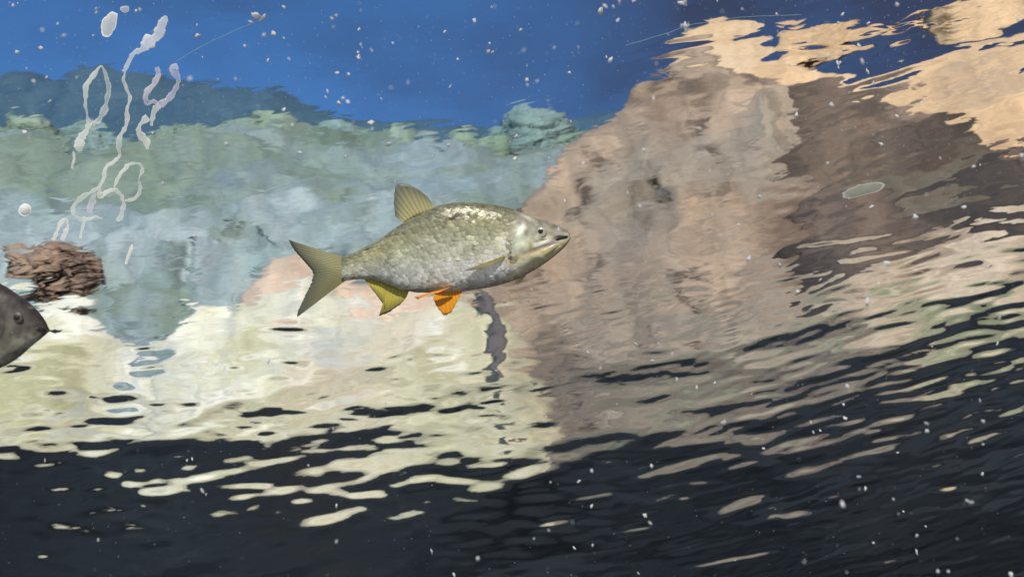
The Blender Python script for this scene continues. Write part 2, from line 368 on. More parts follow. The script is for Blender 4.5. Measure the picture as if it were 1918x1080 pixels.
# tan peaked rock, the sandy cliff behind it, dark brown rocks on the right
tan_m = stone('tan_rock', [(0.28, (0.22, 0.17, 0.13)), (0.45, (0.35, 0.27, 0.20)), (0.60, (0.47, 0.345, 0.25)), (0.78, (0.55, 0.42, 0.31))], 0.9, (1, 1, 1.3), detail=7, distort=1.0, bump=0.6,
              patch=[((0.17, 0.12, 0.09), 0.9, 0.50, 0.66), ((0.30, 0.255, 0.205), 0.6, 0.48, 0.60), ((0.10, 0.075, 0.06), 2.0, 0.60, 0.72), ((0.12, 0.09, 0.07), 3.5, 0.60, 0.70)])
o = ridge('rock_outcrop', 9, [(560,905),(700,850),(780,760),(850,600),(900,490),(960,440),(1000,388),(1035,340),(1075,302),(1100,275),(1160,240),(1185,205),(1200,165),(1240,140),(1268,110),(1290,92),(1320,82),(1345,84),
     (1380,110),(1420,135),(1500,170),(1560,220),(1600,300),(1650,400),(1720,520),(1800,640),(1900,700)], tan_m, front=0.22, rough=0.30, freq=1.0, seed=3, nx=300, ny=60, lump=0.35)
tag(o, 'tan peaked rock outcrop with brown patches rising right of the fish head', 'rock')
sand_m = stone('sandy_cliff', [(0.3, (0.50, 0.34, 0.20)), (0.5, (0.68, 0.48, 0.29)), (0.75, (0.74, 0.58, 0.40))], 0.5, bump=0.5,
               patch=[((0.42, 0.31, 0.22), 0.8, 0.60, 0.72)])
o = ridge('sandstone_cliff', 12, [(1190,420),(1230,200),(1262,105),(1290,62),(1330,44),(1360,48),(1400,68),(1450,96),(1510,122),(1560,146),(1620,158),(1660,154),(1710,138),(1760,118),(1790,100),(1850,100),(1918,96),
     (2050,85),(2300,140),(2600,300)], sand_m, front=0.2, rough=0.22, freq=0.9, seed=4, nx=260, ny=50, lump=0.15)
tag(o, 'bright sandy cliff along the top right, behind the brown rocks', 'cliff')
crest_m = sand_m
o = ridge('cliff_ledge', 15, [(1440,200),(1455,66),(1480,58),(1560,52),(1640,58),(1690,62),(1720,34),(1745,32),(1760,64),(1830,70),(1880,66),(1918,50),(2000,40),(2200,80)],
          crest_m, front=0.12, back=0.15, rough=0.25, freq=1.2, seed=9, nx=200, ny=24, base=sight(1600, 84, 15).z)
tag(o, 'thin sandy ledge highest at the top right against dark blue', 'cliff')
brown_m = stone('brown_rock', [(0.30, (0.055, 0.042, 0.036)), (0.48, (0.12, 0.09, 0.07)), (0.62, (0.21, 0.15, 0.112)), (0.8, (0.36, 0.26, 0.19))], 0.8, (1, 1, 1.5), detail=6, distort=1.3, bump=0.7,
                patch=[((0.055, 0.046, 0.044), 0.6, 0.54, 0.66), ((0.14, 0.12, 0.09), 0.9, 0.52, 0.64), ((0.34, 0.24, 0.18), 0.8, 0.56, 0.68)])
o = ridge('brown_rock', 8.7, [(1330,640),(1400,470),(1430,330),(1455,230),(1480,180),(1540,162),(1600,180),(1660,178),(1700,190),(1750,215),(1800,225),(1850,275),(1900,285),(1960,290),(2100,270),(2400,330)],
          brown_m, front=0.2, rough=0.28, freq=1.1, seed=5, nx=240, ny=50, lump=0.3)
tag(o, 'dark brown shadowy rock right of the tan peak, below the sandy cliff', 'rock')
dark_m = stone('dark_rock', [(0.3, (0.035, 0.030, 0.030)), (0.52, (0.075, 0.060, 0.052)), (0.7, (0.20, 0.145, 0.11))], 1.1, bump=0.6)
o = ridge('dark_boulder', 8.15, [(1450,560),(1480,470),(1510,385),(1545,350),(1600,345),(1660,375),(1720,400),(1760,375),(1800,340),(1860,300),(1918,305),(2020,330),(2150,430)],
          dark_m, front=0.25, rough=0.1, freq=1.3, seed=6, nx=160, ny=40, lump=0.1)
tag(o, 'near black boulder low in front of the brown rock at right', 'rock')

# pale shore banks
pale_m = stone('limestone_bank', [(0.3, (0.44, 0.42, 0.25)), (0.48, (0.66, 0.64, 0.46)), (0.64, (0.86, 0.85, 0.74))], 1.5, detail=6, distort=1.6, bump=0.35,
               patch=[((0.46, 0.47, 0.27), 0.9, 0.58, 0.74), ((0.58, 0.47, 0.37), 0.6, 0.54, 0.68), ((0.50, 0.53, 0.52), 1.1, 0.58, 0.70)], fine=.2, low_band=((0.20, 0.20, 0.10), 1.30, 1.62))
o = ridge('limestone_bank', 5.0, [(-900,560),(-300,540),(-60,535),(20,540),(60,553),(100,550),(150,556),(172,570),(205,610),(240,655),(285,658),(318,640),(330,600),(380,588),(430,585),(455,560),
     (500,548),(540,540),(575,520),(620,560),(660,590),(740,600),(840,600),(900,600),(950,620),(1000,680),(1080,800)],
          pale_m, front=0.35, rough=0.10, freq=1.4, seed=7, nx=300, ny=50, lump=0.10)
tag(o, 'cream and yellow green limestone bank along the lower left shore', 'bank')
pinks = stone('pink_stone', [(0.3, (0.56, 0.42, 0.32)), (0.55, (0.72, 0.56, 0.43)), (0.8, (0.78, 0.70, 0.62))], 1.0, bump=0.3)
o = ridge('pink_boulder', 5.8, [(440,610),(470,520),(500,490),(545,482),(590,500),(640,535),(700,545),(780,560),(870,570),(960,640),(990,760)],
          pinks, front=0.3, rough=0.08, freq=1.6, seed=12, nx=160, ny=36, lump=0.08)
tag(o, 'pinkish boulder showing below the tail and belly of the fish', 'rock')
o = ridge('slate_boulder', 5.4, [(200,800),(228,690),(240,640),(262,632),(300,640),(318,655),(330,700),(350,800)], slope_m, front=0.2, rough=0.05, freq=2, seed=14, nx=60, ny=24)
tag(o, 'blue grey boulder notched into the cream bank at lower left', 'rock')
rp = stone('right_bank', [(0.3, (0.38, 0.29, 0.20)), (0.5, (0.62, 0.50, 0.37)), (0.75, (0.76, 0.64, 0.49))], 0.9, bump=0.4,
           patch=[((0.32, 0.34, 0.21), 1.0, 0.5, 0.64), ((0.24, 0.18, 0.13), 1.3, 0.52, 0.64)], low_band=((0.17, 0.16, 0.09), 1.30, 1.55))
o = ridge('shore_bank', 5.6, [(1380,760),(1440,640),(1500,545),(1560,492),(1620,462),(1680,464),(1740,462),(1800,444),(1850,432),(1918,414),(2000,405),(2200,380),(2500,420)],
          rp, front=0.35, rough=0.12, freq=1.5, seed=8, nx=200, ny=44, lump=0.12)
tag(o, 'pale sandy bank low at the right edge below the dark boulder', 'bank')
gb = stone('grey_bank', [(0.3, (0.13, 0.115, 0.09)), (0.5, (0.30, 0.25, 0.195)), (0.75, (0.44, 0.37, 0.29))], 1.6, (1, 1, 0.6), bump=0.4,
           patch=[((0.22, 0.25, 0.17), 1.2, 0.5, 0.64), ((0.12, 0.10, 0.10), 1.5, 0.55, 0.66)])
o = ridge('grey_stone_bank', 4.8, [(940,900),(980,800),(1050,740),(1120,690),(1180,650),(1260,640),(1340,600),(1400,560),(1460,530),(1530,545),(1600,600),(1680,640),(1780,660),(1900,600),(2100,560)],
          gb, front=0.3, rough=0.12, freq=1.6, seed=10, nx=200, ny=44, lump=0.12)
tag(o, 'grey brown stony bank at the foot of the tan rock', 'bank')

# reddish bush at the left and a dark post in front of the tan rock
redm = stone('red_brown_leaf', [(0.3, (0.21, 0.15, 0.125)), (0.5, (0.35, 0.24, 0.175)), (0.75, (0.50, 0.37, 0.27))], 2.6, bump=0.05)
def bush(px, py, wpx, hpx, D, lab, k):
    c = sight(px, py, D); rx = abs(sight(px+wpx, py, D).x-c.x); rz = abs(sight(px, py-hpx, D).z-c.z)
    root = empty('russet_bush', (c.x, D, H)); g = random.Random(k)
    bm = bmesh.new()
    for q in range(230):
        a = Vector((g.gauss(0, .5), g.gauss(0, .5), g.gauss(0, .5))); a = a.normalized()*min(a.length, .9)
        b2 = bmesh.ops.create_icosphere(bm, subdivisions=1, radius=1); rr = g.uniform(.10, .22)
        for v in b2['verts']:
            d = v.co*rr*(1+.3*mnoise.noise(v.co*1.5+Vector((q, k, 0)))); v.co = Vector(((a.x+d.x*1.6)*rx, (a.y+d.y)*rx, (a.z+d.z)*rz + c.z-H))
    me = bpy.data.meshes.new('crown'); bm.to_mesh(me); bm.free(); obj('crown', me, redm, root)
    vv = []; ff = []
    for q in range(3):
        b = len(vv); e = Vector((g.uniform(-.3, .3)*rx, g.uniform(-.4, .4)*rx, c.z-H))
        for j in range(4):
            for i in range(6):
                aa = i*math.pi/3; p = (Vector((0, .3*rx, 0)).lerp(e, j/3) if D < 10 else e*(.8+.2*j/3))+Vector((0, 0, -0.2)); vv.append((p.x+.012*math.cos(aa), p.y+.012*math.sin(aa), p.z))
        for j in range(3):
            for i in range(6): ff.append((b+j*6+i, b+j*6+(i+1) % 6, b+(j+1)*6+(i+1) % 6, b+(j+1)*6+i))
    obj('stem', mesh('stem', vv, ff), BARK, root)
    tag(root, lab, 'bush')
bush(98, 500, 74, 46, 6.6, 'reddish brown bush above the dark fish at the left edge', 21)
bush(1500, 735, 34, 22, 4.5, 'small dull red bush low on the grey bank at lower right', 33)
# post
pm = stone('weathered_post', [(0.3, (0.09, 0.08, 0.085)), (0.7, (0.20, 0.175, 0.17))], 3, (1, 1, .4))
a = sight(908, 566, 4.85); b = sight(946, 700, 4.45)
vv = []; ff = []; K = 18
for j in range(K):
    t = j/(K-1); c = Vector((a.x+.03*math.sin(5*t), 4.85, a.z)).lerp(Vector((b.x, 4.5, b.z-.1)), t); rr = 0.013+0.011*math.sin(3*t)
    for i in range(12):
        an = i*math.pi/6; q = rr*(1+.35*mnoise.noise(Vector((math.cos(an), math.sin(an), t*9)))); vv.append((c.x+q*math.cos(an), c.y+q*math.sin(an), c.z))
for j in range(K-1):
    for i in range(12): ff.append((j*12+i, j*12+(i+1) % 12, (j+1)*12+(i+1) % 12, (j+1)*12+i))
ff.append(tuple(range(12))); 
tag(obj('mooring_post', mesh('mooring_post', vv, ff), pm), 'dark leaning wooden post below the orange belly fin', 'post')

# ------------------------------------------------------------------ fish
def skin_mat(name, metal, rough, spec=0.5, fine=0.35):
    """the fish's own colours are carried by the 'skin' attribute; speckle and relief are procedural"""
    m, nt, b = nodemat(name); L = nt.links.new
    at = N(nt, 'ShaderNodeAttribute', attribute_name='skin')
    n = N(nt, 'ShaderNodeTexNoise'); n.inputs['Scale'].default_value = 110; n.inputs['Detail'].default_value = 6; n.inputs['Roughness'].default_value = .65
    tcn = N(nt, 'ShaderNodeTexCoord'); hr = ramp(nt, [(0.32, (0.84, 0.83, 0.80)), (0.7, (1.12, 1.11, 1.08))])
    mx = N(nt, 'ShaderNodeMix', data_type='RGBA', blend_type='MULTIPLY'); mx.inputs[0].default_value = 1
    L(tcn.outputs['Object'], n.inputs['Vector']); L(n.outputs[0], hr.inputs[0]); L(at.outputs['Color'], mx.inputs[6]); L(hr.outputs[0], mx.inputs[7])
    L(mx.outputs[2], b.inputs['Base Color']); b.inputs['Roughness'].default_value = rough
    bw = N(nt, 'ShaderNodeRGBToBW'); mm = N(nt, 'ShaderNodeMapRange'); mm.inputs['From Min'].default_value = .55; mm.inputs['From Max'].default_value = .95
    mm.inputs['To Min'].default_value = metal; mm.inputs['To Max'].default_value = .32; L(at.outputs['Color'], bw.inputs[0]); L(bw.outputs[0], mm.inputs[0]); L(mm.outputs[0], b.inputs['Metallic'])
    b.inputs['Specular IOR Level'].default_value = spec
    bp = N(nt, 'ShaderNodeBump'); bp.inputs['Strength'].default_value = fine; bp.inputs['Distance'].default_value = 0.0012
    n2 = N(nt, 'ShaderNodeTexNoise'); n2.inputs['Scale'].default_value = 230; n2.inputs['Detail'].default_value = 4
    L(tcn.outputs['Object'], n2.inputs['Vector']); L(n2.outputs[0], bp.inputs['Height']); L(bp.outputs[0], b.inputs['Normal'])
    return m
def sstep(x, a, b):
    t = min(max((x-a)/(b-a), 0), 1); return t*t*(3-2*t)
def lerp3(a, b, t): return tuple(p+(q-p)*t for p, q in zip(a, b))
def spot(x, y, cx, cy_, sx, sy, ang=0):
    c, s_ = math.cos(R(ang)), math.sin(R(ang)); dx, dy = x-cx, -(y-cy_); a = c*dx+s_*dy; b = -s_*dx+c*dy
    return math.exp(-(a/sx)**2-(b/sy)**2)
def col_silver(x, y, vp):
    """colouring of the silver fish with painted glints and a belly brightened against shade, at picture point x, y, vp = 0 belly .. 1 back"""
    n = mnoise.noise(Vector((x*.035, y*.05, 1))); n2 = mnoise.noise(Vector((x*.12-y*.05, y*.14, 5)))
    c = lerp3((.20, .19, .125), (.36, .35, .235), sstep(1-vp, .02, .30))
    c = lerp3(c, (.60, .61, .51), sstep(1-vp, .22, .52)); c = lerp3(c, (.74, .76, .72), sstep(1-vp+.08*n, .52, .72))
    c = lerp3(c, (1, .93, .92), sstep(1-vp, .56, .76)*sstep(x, 740, 880)); c = lerp3(c, (.30, .25, .21), sstep(1-vp, .93, 1.0)*.8)
    c = lerp3(c, (.40, .43, .46), .7*spot(x, y, 740, 515, 60, 18, 0))
    c = lerp3(c, (.50, .47, .26), .5*spot(x, y, 700, 480, 55, 18, 25))
    c = tuple(v*w_*(.84+.16*sstep(1-vp, .5, .75))*(1+.35*n+.34*n2) for v, w_ in zip(c, (1.02, 1.01, .93)))
    if x > 940:                              # head
        h = sstep(x+(y-440)*.15, 952, 966)
        hc = lerp3((.25, .23, .18), (.50, .49, .38), sstep(1-vp, .10, .34)); hc = lerp3(hc, (.72, .72, .56), sstep(1-vp, .34, .5)); hc = lerp3(hc, (.98, .84, .46), sstep(1-vp, .58, .76)); hc = lerp3(hc, (.50, .42, .38), sstep(1-vp, .92, 1)); hc = tuple(v*(1+.5*n2) for v in hc)
        c = lerp3(c, hc, h)
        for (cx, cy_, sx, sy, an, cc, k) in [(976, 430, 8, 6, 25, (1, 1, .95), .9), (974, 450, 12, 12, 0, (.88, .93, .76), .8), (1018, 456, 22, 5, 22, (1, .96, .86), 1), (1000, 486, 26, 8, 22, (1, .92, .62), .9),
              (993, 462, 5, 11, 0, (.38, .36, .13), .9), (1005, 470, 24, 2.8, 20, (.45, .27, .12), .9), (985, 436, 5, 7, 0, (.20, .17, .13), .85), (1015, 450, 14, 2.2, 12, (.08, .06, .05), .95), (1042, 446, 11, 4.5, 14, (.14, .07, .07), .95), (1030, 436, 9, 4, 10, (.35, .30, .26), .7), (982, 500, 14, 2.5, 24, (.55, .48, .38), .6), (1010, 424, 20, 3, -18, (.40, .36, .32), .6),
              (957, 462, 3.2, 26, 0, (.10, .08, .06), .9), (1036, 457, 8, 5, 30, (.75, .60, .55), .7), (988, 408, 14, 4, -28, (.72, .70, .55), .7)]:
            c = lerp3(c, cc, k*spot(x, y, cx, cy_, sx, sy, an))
    for (cx, cy_, sx, sy, an, cc, k) in [(940, 452, 20, 9, 35, (1, .97, .74), .95), (915, 470, 24, 7, 22, (1, .98, .80), .8), (925, 482, 22, 4, 16, (.95, .95, .88), .7), (960, 485, 10, 7, -10, (.12, .07, .05), .95), (972, 500, 26, 7, 24, (1, .97, .86), .8),  # bright spots paint shoulder glints and belly sheen; dark ones are markings
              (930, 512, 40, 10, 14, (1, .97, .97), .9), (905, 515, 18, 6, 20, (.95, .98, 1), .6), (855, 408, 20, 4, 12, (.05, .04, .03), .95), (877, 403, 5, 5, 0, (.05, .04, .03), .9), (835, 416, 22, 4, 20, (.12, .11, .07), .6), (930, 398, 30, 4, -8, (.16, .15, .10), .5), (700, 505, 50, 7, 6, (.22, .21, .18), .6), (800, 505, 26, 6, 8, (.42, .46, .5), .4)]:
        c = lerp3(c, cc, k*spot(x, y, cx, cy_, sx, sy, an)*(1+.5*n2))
    return tuple(min(max(v, .01), 1) for v in c)
def col_dark(x, y, vp):
    n = mnoise.noise(Vector((x*.03, y*.04, 2))); n2 = mnoise.noise(Vector((x*.1, y*.1, 7)))
    c = lerp3((.050, .040, .038), (.10, .085, .078), sstep(1-vp, .1, .45)); c = lerp3(c, (.30, .29, .24), sstep(1-vp+.05*n, .5, .85)); 
    c = tuple(v*(1+.6*n+.6*n2) for v in c)
    for (cx, cy_, sx, sy, an, cc, k) in [(42, 596, 17, 15, 0, (.20, .18, .16), .6), (62, 575, 5, 3, 0, (.3, .25, .2), .6), (80, 618, 6, 3, 0, (.02, .02, .02), .8), (28, 610, 6, 8, 0, (.28, .26, .2), .5), (20, 640, 12, 20, 0, (.12, .12, .09), .5)]:
        c = lerp3(c, cc, k*spot(x, y, cx, cy_, sx, sy, an))
    return tuple(min(max(v, .01), 1) for v in c)
def fin_mat(name, base, mid, tip, translucency=0.45, alpha=1.0):
    m, nt, b = nodemat(name); L = nt.links.new
    at = N(nt, 'ShaderNodeAttribute', attribute_name='ft'); r = ramp(nt, [(0.0, base), (0.5, mid), (1.0, tip)])
    a2 = N(nt, 'ShaderNodeAttribute', attribute_name='fs')
    sn = N(nt, 'ShaderNodeMath', operation='SINE'); mu = N(nt, 'ShaderNodeMath', operation='MULTIPLY'); mu.inputs[1].default_value = 6.2832
    L(a2.outputs['Fac'], mu.inputs[0]); L(mu.outputs[0], sn.inputs[0])
    mr = N(nt, 'ShaderNodeMapRange'); mr.inputs['From Min'].default_value = -1; mr.inputs['To Min'].default_value = 0.86; mr.inputs['To Max'].default_value = 1.06
    L(sn.outputs[0], mr.inputs[0])
    mx = N(nt, 'ShaderNodeVectorMath', operation='SCALE'); L(at.outputs['Fac'], r.inputs[0]); L(r.outputs[0], mx.inputs[0]); L(mr.outputs[0], mx.inputs['Scale'])
    L(mx.outputs[0], b.inputs['Base Color']); b.inputs['Roughness'].default_value = 0.45
    tl = N(nt, 'ShaderNodeBsdfTranslucent'); L(mx.outputs[0], tl.inputs[0]); ms = N(nt, 'ShaderNodeMixShader'); ms.inputs[0].default_value = translucency
    L(b.outputs[0], ms.inputs[1]); L(tl.outputs[0], ms.inputs[2])
    tp = N(nt, 'ShaderNodeBsdfTransparent'); ms2 = N(nt, 'ShaderNodeMixShader')
    ar = N(nt, 'ShaderNodeMapRange'); ar.inputs['To Min'].default_value = 0.0; ar.inputs['To Max'].default_value = 1-alpha
    L(at.outputs['Fac'], ar.inputs[0]); L(ar.outputs[0], ms2.inputs[0]); L(ms.outputs[0], ms2.inputs[1]); L(tp.outputs[0], ms2.inputs[2])
    L(ms2.outputs[0], nt.nodes['Material Output'].inputs[0])
    return m
def plain(name, col, rough=0.5, metal=0.0, spec=0.5, coat=0):
    m, nt, b = nodemat(name); b.inputs['Base Color'].default_value = (*col, 1); b.inputs['Roughness'].default_value = rough
    b.inputs['Metallic'].default_value = metal; b.inputs['Specular IOR Level'].default_value = spec; b.inputs['Coat Weight'].default_value = coat
    n = N(nt, 'ShaderNodeTexNoise'); n.inputs['Scale'].default_value = 260; n.inputs['Detail'].default_value = 3
    t = N(nt, 'ShaderNodeTexCoord'); mx = N(nt, 'ShaderNodeMix', data_type='RGBA'); mx.inputs[6].default_value = (*[c*.72 for c in col], 1); mx.inputs[7].default_value = (*[min(1, c*1.15) for c in col], 1)
    nt.links.new(t.outputs['Object'], n.inputs['Vector']); nt.links.new(n.outputs[0], mx.inputs[0]); nt.links.new(mx.outputs[2], b.inputs['Base Color'])
    return m
def interp(pts, x):
    p = sorted(pts); return float(np.interp(x, [a for a, _ in p], [b for _, b in p]))
def smoothcurve(pts, xs):
    p = sorted(pts); ax = np.array([a for a, _ in p], float); ay = np.array([b for _, b in p], float)
    # monotone-ish cubic through the points
    m = np.gradient(ay, ax); out = []
    for x in xs:
        k = min(max(np.searchsorted(ax, x)-1, 0), len(ax)-2); h = ax[k+1]-ax[k]; t = min(max((x-ax[k])/h, 0), 1)
        out.append((2*t**3-3*t**2+1)*ay[k]+(t**3-2*t**2+t)*h*m[k]+(-2*t**3+3*t**2)*ay[k+1]+(t**3-t**2)*h*m[k+1])
    return np.array(out)
def cattr(me, cols):
    a = me.attributes.new('skin', 'FLOAT_COLOR', 'POINT'); a.data.foreach_set('color', np.array([(*c, 1) for c in cols], dtype=np.float32).ravel())
def attr(me, name, vals):
    a = me.attributes.new(name, 'FLOAT', 'POINT'); a.data.foreach_set('value', np.array(vals, dtype=np.float32))

class Fish:
    """local frame: x right, y up, z towards the eye; outline points are given in picture pixels about an origin"""
    def __init__(s, ox, oy, dist, col):
        s.col = col
        s.ox, s.oy, s.k = ox, oy, dist/FPX*1.0
        c = in_water(ox, oy, dist)
        s.root = empty('fish', c, CAMROT)
        s.k = (c.dot(fw))/FPX
    def P(s, px, py, z=0): return Vector(((px-s.ox)*s.k, (s.oy-py)*s.k, z*s.k))
    def body(s, top, bot, thick, mat, x0, x1, nu=230, nv=110, name='body', relief=None):
        s.relief = relief
        s.top, s.bot, s.thick = top, bot, thick
        xs = x0+(x1-x0)*np.linspace(0, 1, nu); 
        xs = x1-(x1-x0)*(1-np.linspace(0, 1, nu))**1.25 if x1 > x0 else xs
        T = smoothcurve(top, xs); B = smoothcurve(bot, xs); TH = smoothcurve(thick, xs)
        V = []; F = []; vp = []
        for i, x in enumerate(xs):
            cyy = (T[i]+B[i])/2; hh = max((B[i]-T[i])/2, .3)
            for j in range(nv):
                a = 2*math.pi*j/nv; ca, sa = math.cos(a), math.sin(a)
                yy = hh*math.copysign(abs(sa)**0.95, sa); zz = max(TH[i], .3)*math.copysign(abs(ca)**0.62, ca)
                if relief and ca > 0: zz += relief(x, cyy-yy)*ca**.5
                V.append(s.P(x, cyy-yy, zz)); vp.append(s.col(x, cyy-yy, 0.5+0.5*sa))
        for i in range(nu-1):
            for j in range(nv):
                F.append((i*nv+j, i*nv+(j+1) % nv, (i+1)*nv+(j+1) % nv, (i+1)*nv+j))
        F.append(tuple(range(nv))[::-1]); F.append(tuple((nu-1)*nv+j for j in range(nv)))
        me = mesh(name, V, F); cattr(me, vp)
        bm = bmesh.new(); bm.from_mesh(me); bmesh.ops.recalc_face_normals(bm, faces=bm.faces); bm.to_mesh(me); bm.free()
        return obj(name, me, mat, s.root)
    def surf(s, x, a):                      # point on the flank at pixel x, height -1..1
        T = smoothcurve(s.top, [x])[0]; B = smoothcurve(s.bot, [x])[0]; TH = smoothcurve(s.thick, [x])[0]
        ca = math.sqrt(max(1-a*a, 0)); return s.P(x, (T+B)/2-(B-T)/2*math.copysign(abs(a)**0.95, a), TH*ca**0.62)
    def scales(s, x0, x1, dx, rows, mat, g, slant=0.25):
        V = []; F = []; vp = []; rn = []
        nx = int((x1-x0)/dx)
        for i in range(nx):
            for j in range(rows):
                a = -0.93+1.86*(j+0.5)/rows; x = x0+(i+(0.5 if j % 2 else 0))*dx
                a2 = math.sin(a*1.45)/math.sin(1.45*.97)
                a2 = max(-.97, min(.97, a2))
                lim = x1-4-14*abs(a2)
                if x > lim: continue
                x += g.gauss(0, .8); a2 = max(-.97, min(.97, a2+g.gauss(0, .012)))
                p = s.surf(x, a2); pf = s.surf(x+3, a2); pu = s.surf(x, min(a2+.05, .985)) - s.surf(x, max(a2-.05, -.985))
                t = (pf-p).normalized(); u = pu.normalized(); n = t.cross(u).normalized()
                if n.z < 0: n = -n
                t = (u.cross(n)).normalized()
                if t.x < 0: t = -t
                L_ = dx*1.0*s.k*g.uniform(.85, 1.15); Wd = dx*0.62*s.k*g.uniform(.85, 1.15)
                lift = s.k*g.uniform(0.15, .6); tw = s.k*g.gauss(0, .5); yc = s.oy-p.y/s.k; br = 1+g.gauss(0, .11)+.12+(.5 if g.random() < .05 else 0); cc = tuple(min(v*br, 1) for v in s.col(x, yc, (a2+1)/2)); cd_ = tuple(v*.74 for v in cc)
                b = len(V); q = min(max(g.gauss(.5, .22), 0), 1)
                ring = [(0.75, 0, 0.1), (0.35, .8, .3), (-.25, 1, .75), (-.75, .6, 1), (-1.0, 0, 1.1), (-.75, -.6, 1), (-.25, -1, .75), (.35, -.8, .3)]
                V.append(p+n*s.k*(.35)+n*lift*.55); vp.append(cc)
                for (c1, c2, c3) in ring:
                    V.append(p+t*c1*L_+u*c2*Wd+n*(lift*c3+tw*c2*.6)); vp.append(lerp3(cc, cd_, max(0, (c3-.6)/.5)))
                for m_ in range(8): F.append((b, b+1+m_, b+1+(m_+1) % 8))
        me = mesh('scales', V, F); cattr(me, vp)
        o = obj('scales', me, mat, s.root); o['kind'] = 'stuff'
        return o
    def fin(s, name, base, tip, mat, rays, z0=0, z1=0, n=None, sag=0.0, parent=None):
        """base and tip: two polylines in pixels, joined by the fin rays"""
        per = 4; nu = rays*per+1; nv = 10
        def along(pl, t):
            d = [0]
            for q in range(1, len(pl)): d.append(d[-1]+math.dist(pl[q], pl[q-1]))
            t *= d[-1]; return (float(np.interp(t, d, [p[0] for p in pl])), float(np.interp(t, d, [p[1] for p in pl])))
        V = []; ft = []; fs = []
        for side in (1, -1):
            for i in range(nu):
                t = i/(nu-1); b = along(base, t); e = along(tip, t)
                for j in range(nv):
                    q = j/(nv-1); x = b[0]+(e[0]-b[0])*q; y = b[1]+(e[1]-b[1])*q
                    z = z0+(z1-z0)*q + 0.45*math.cos(2*math.pi*i/per)*(1-.5*q) + sag*math.sin(math.pi*q)*math.sin(math.pi*t) + side*(1.1*(1-q)+.35)
                    jag = (0.5*math.sin(2*math.pi*i/per*1.0+1)+1.6*mnoise.noise(Vector((i*.35, x*.01, 2))) if j == nv-1 else 0)
                    dx, dy = e[0]-b[0], e[1]-b[1]; ln = math.hypot(dx, dy)+1e-6
                    V.append(s.P(x+dx/ln*jag, y+dy/ln*jag, z)); ft.append(q); fs.append(i/per)
        F = []; o2 = nu*nv
        for i in range(nu-1):
            for j in range(nv-1):
                a = i*nv+j; F.append((a, a+1, a+nv+1, a+nv)); F.append((o2+a, o2+a+nv, o2+a+nv+1, o2+a+1))
        for i in range(nu-1):
            a = i*nv+nv-1; F.append((a, o2+a, o2+a+nv, a+nv)); a = i*nv; F.append((a, a+nv, o2+a+nv, o2+a))
        for j in range(nv-1):
            F.append((j, o2+j, o2+j+1, j+1)); a = (nu-1)*nv+j; F.append((a, a+1, o2+a+1, o2+a))
        me = mesh(name, V, F); attr(me, 'ft', ft); attr(me, 'fs', fs)
        bm = bmesh.new(); bm.from_mesh(me); bmesh.ops.recalc_face_normals(bm, faces=bm.faces); bm.to_mesh(me); bm.free()
        return obj(name, me, mat, parent or s.root)
    def patch(s, name, pts, mat, bulge=3, off=1.0, parent=None, rings=5):
        """a shell lying on the flank: outline in pixels, domed"""
        cx = sum(p[0] for p in pts)/len(pts); cyy = sum(p[1] for p in pts)/len(pts)
        def on(x, y):
            T = smoothcurve(s.top, [x])[0]; B = smoothcurve(s.bot, [x])[0]; TH = smoothcurve(s.thick, [x])[0]
            a = ((T+B)/2-y)/max((B-T)/2, .1); a = max(-1, min(1, a)); return TH*math.sqrt(max(1-a*a, 0))**.62
        V = [s.P(cx, cyy, on(cx, cyy)+off+bulge)]; F = []; n = len(pts); CC = [s.col(cx, cyy, .6)]
        for r_ in range(1, rings+1):
            q = r_/rings
            for (x, y) in pts:
                xx = cx+(x-cx)*q; yy = cyy+(y-cyy)*q
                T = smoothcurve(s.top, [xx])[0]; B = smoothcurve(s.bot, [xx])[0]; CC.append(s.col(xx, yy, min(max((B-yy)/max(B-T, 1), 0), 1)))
                V.append(s.P(xx, yy, on(xx, yy)+(off+bulge*(1-q**2.5) if r_ < rings else -1.5)))
        for i in range(n): F.append((0, 1+i, 1+(i+1) % n))
        for r_ in range(rings-1):
            for i in range(n): a = 1+r_*n; F.append((a+i, a+n+i, a+n+(i+1) % n, a+(i+1) % n))
        me = mesh(name, V, F); cattr(me, CC)
        bm = bmesh.new(); bm.from_mesh(me); bmesh.ops.recalc_face_normals(bm, faces=bm.faces); bm.to_mesh(me); bm.free()
        return obj(name, me, mat, parent or s.root)
    def ball(s, name, px, py, r, z, mat, flat=.55, parent=None):
        bm = bmesh.new(); bmesh.ops.create_uvsphere(bm, u_segments=24, v_segments=14, radius=r*s.k)
        c = s.P(px, py, z)
        for v in bm.verts: v.co = Vector((v.co.x, v.co.y, v.co.z*flat))+c
        me = bpy.data.meshes.new(name); bm.to_mesh(me); bm.free(); return obj(name, me, mat, parent or s.root)
def rounded(pts, k=3):
    for _ in range(k):
        out = []
        for i in range(len(pts)):
            a, b = pts[i], pts[(i+1) % len(pts)]
            out += [(a[0]*.75+b[0]*.25, a[1]*.75+b[1]*.25), (a[0]*.25+b[0]*.75, a[1]*.25+b[1]*.75)]
        pts = out
        if len(pts) > 60: break
    return pts

g = random.Random(5)
body_m = skin_mat('fish_skin', 0.08, 0.45); scale_m = skin_mat('fish_scale', 0.10, 0.36); head_m = skin_mat('fish_cheek', 0.2, 0.26, .7, .2)
gold_m = plain('golden_cheek', (0.95, 0.86, 0.52), 0.3, 0.3)
silver_m = plain('silver_cheek', (0.97, 0.95, 0.84), 0.25, 0.3)
dark_m2 = plain('fish_dark', (0.03, 0.022, 0.018), 0.4)
lip_m = plain('fish_lip', (0.62, 0.55, 0.56), 0.4)
pup_m = plain('pupil', (0.006, 0.006, 0.006), 0.08, 0, .8, 1)

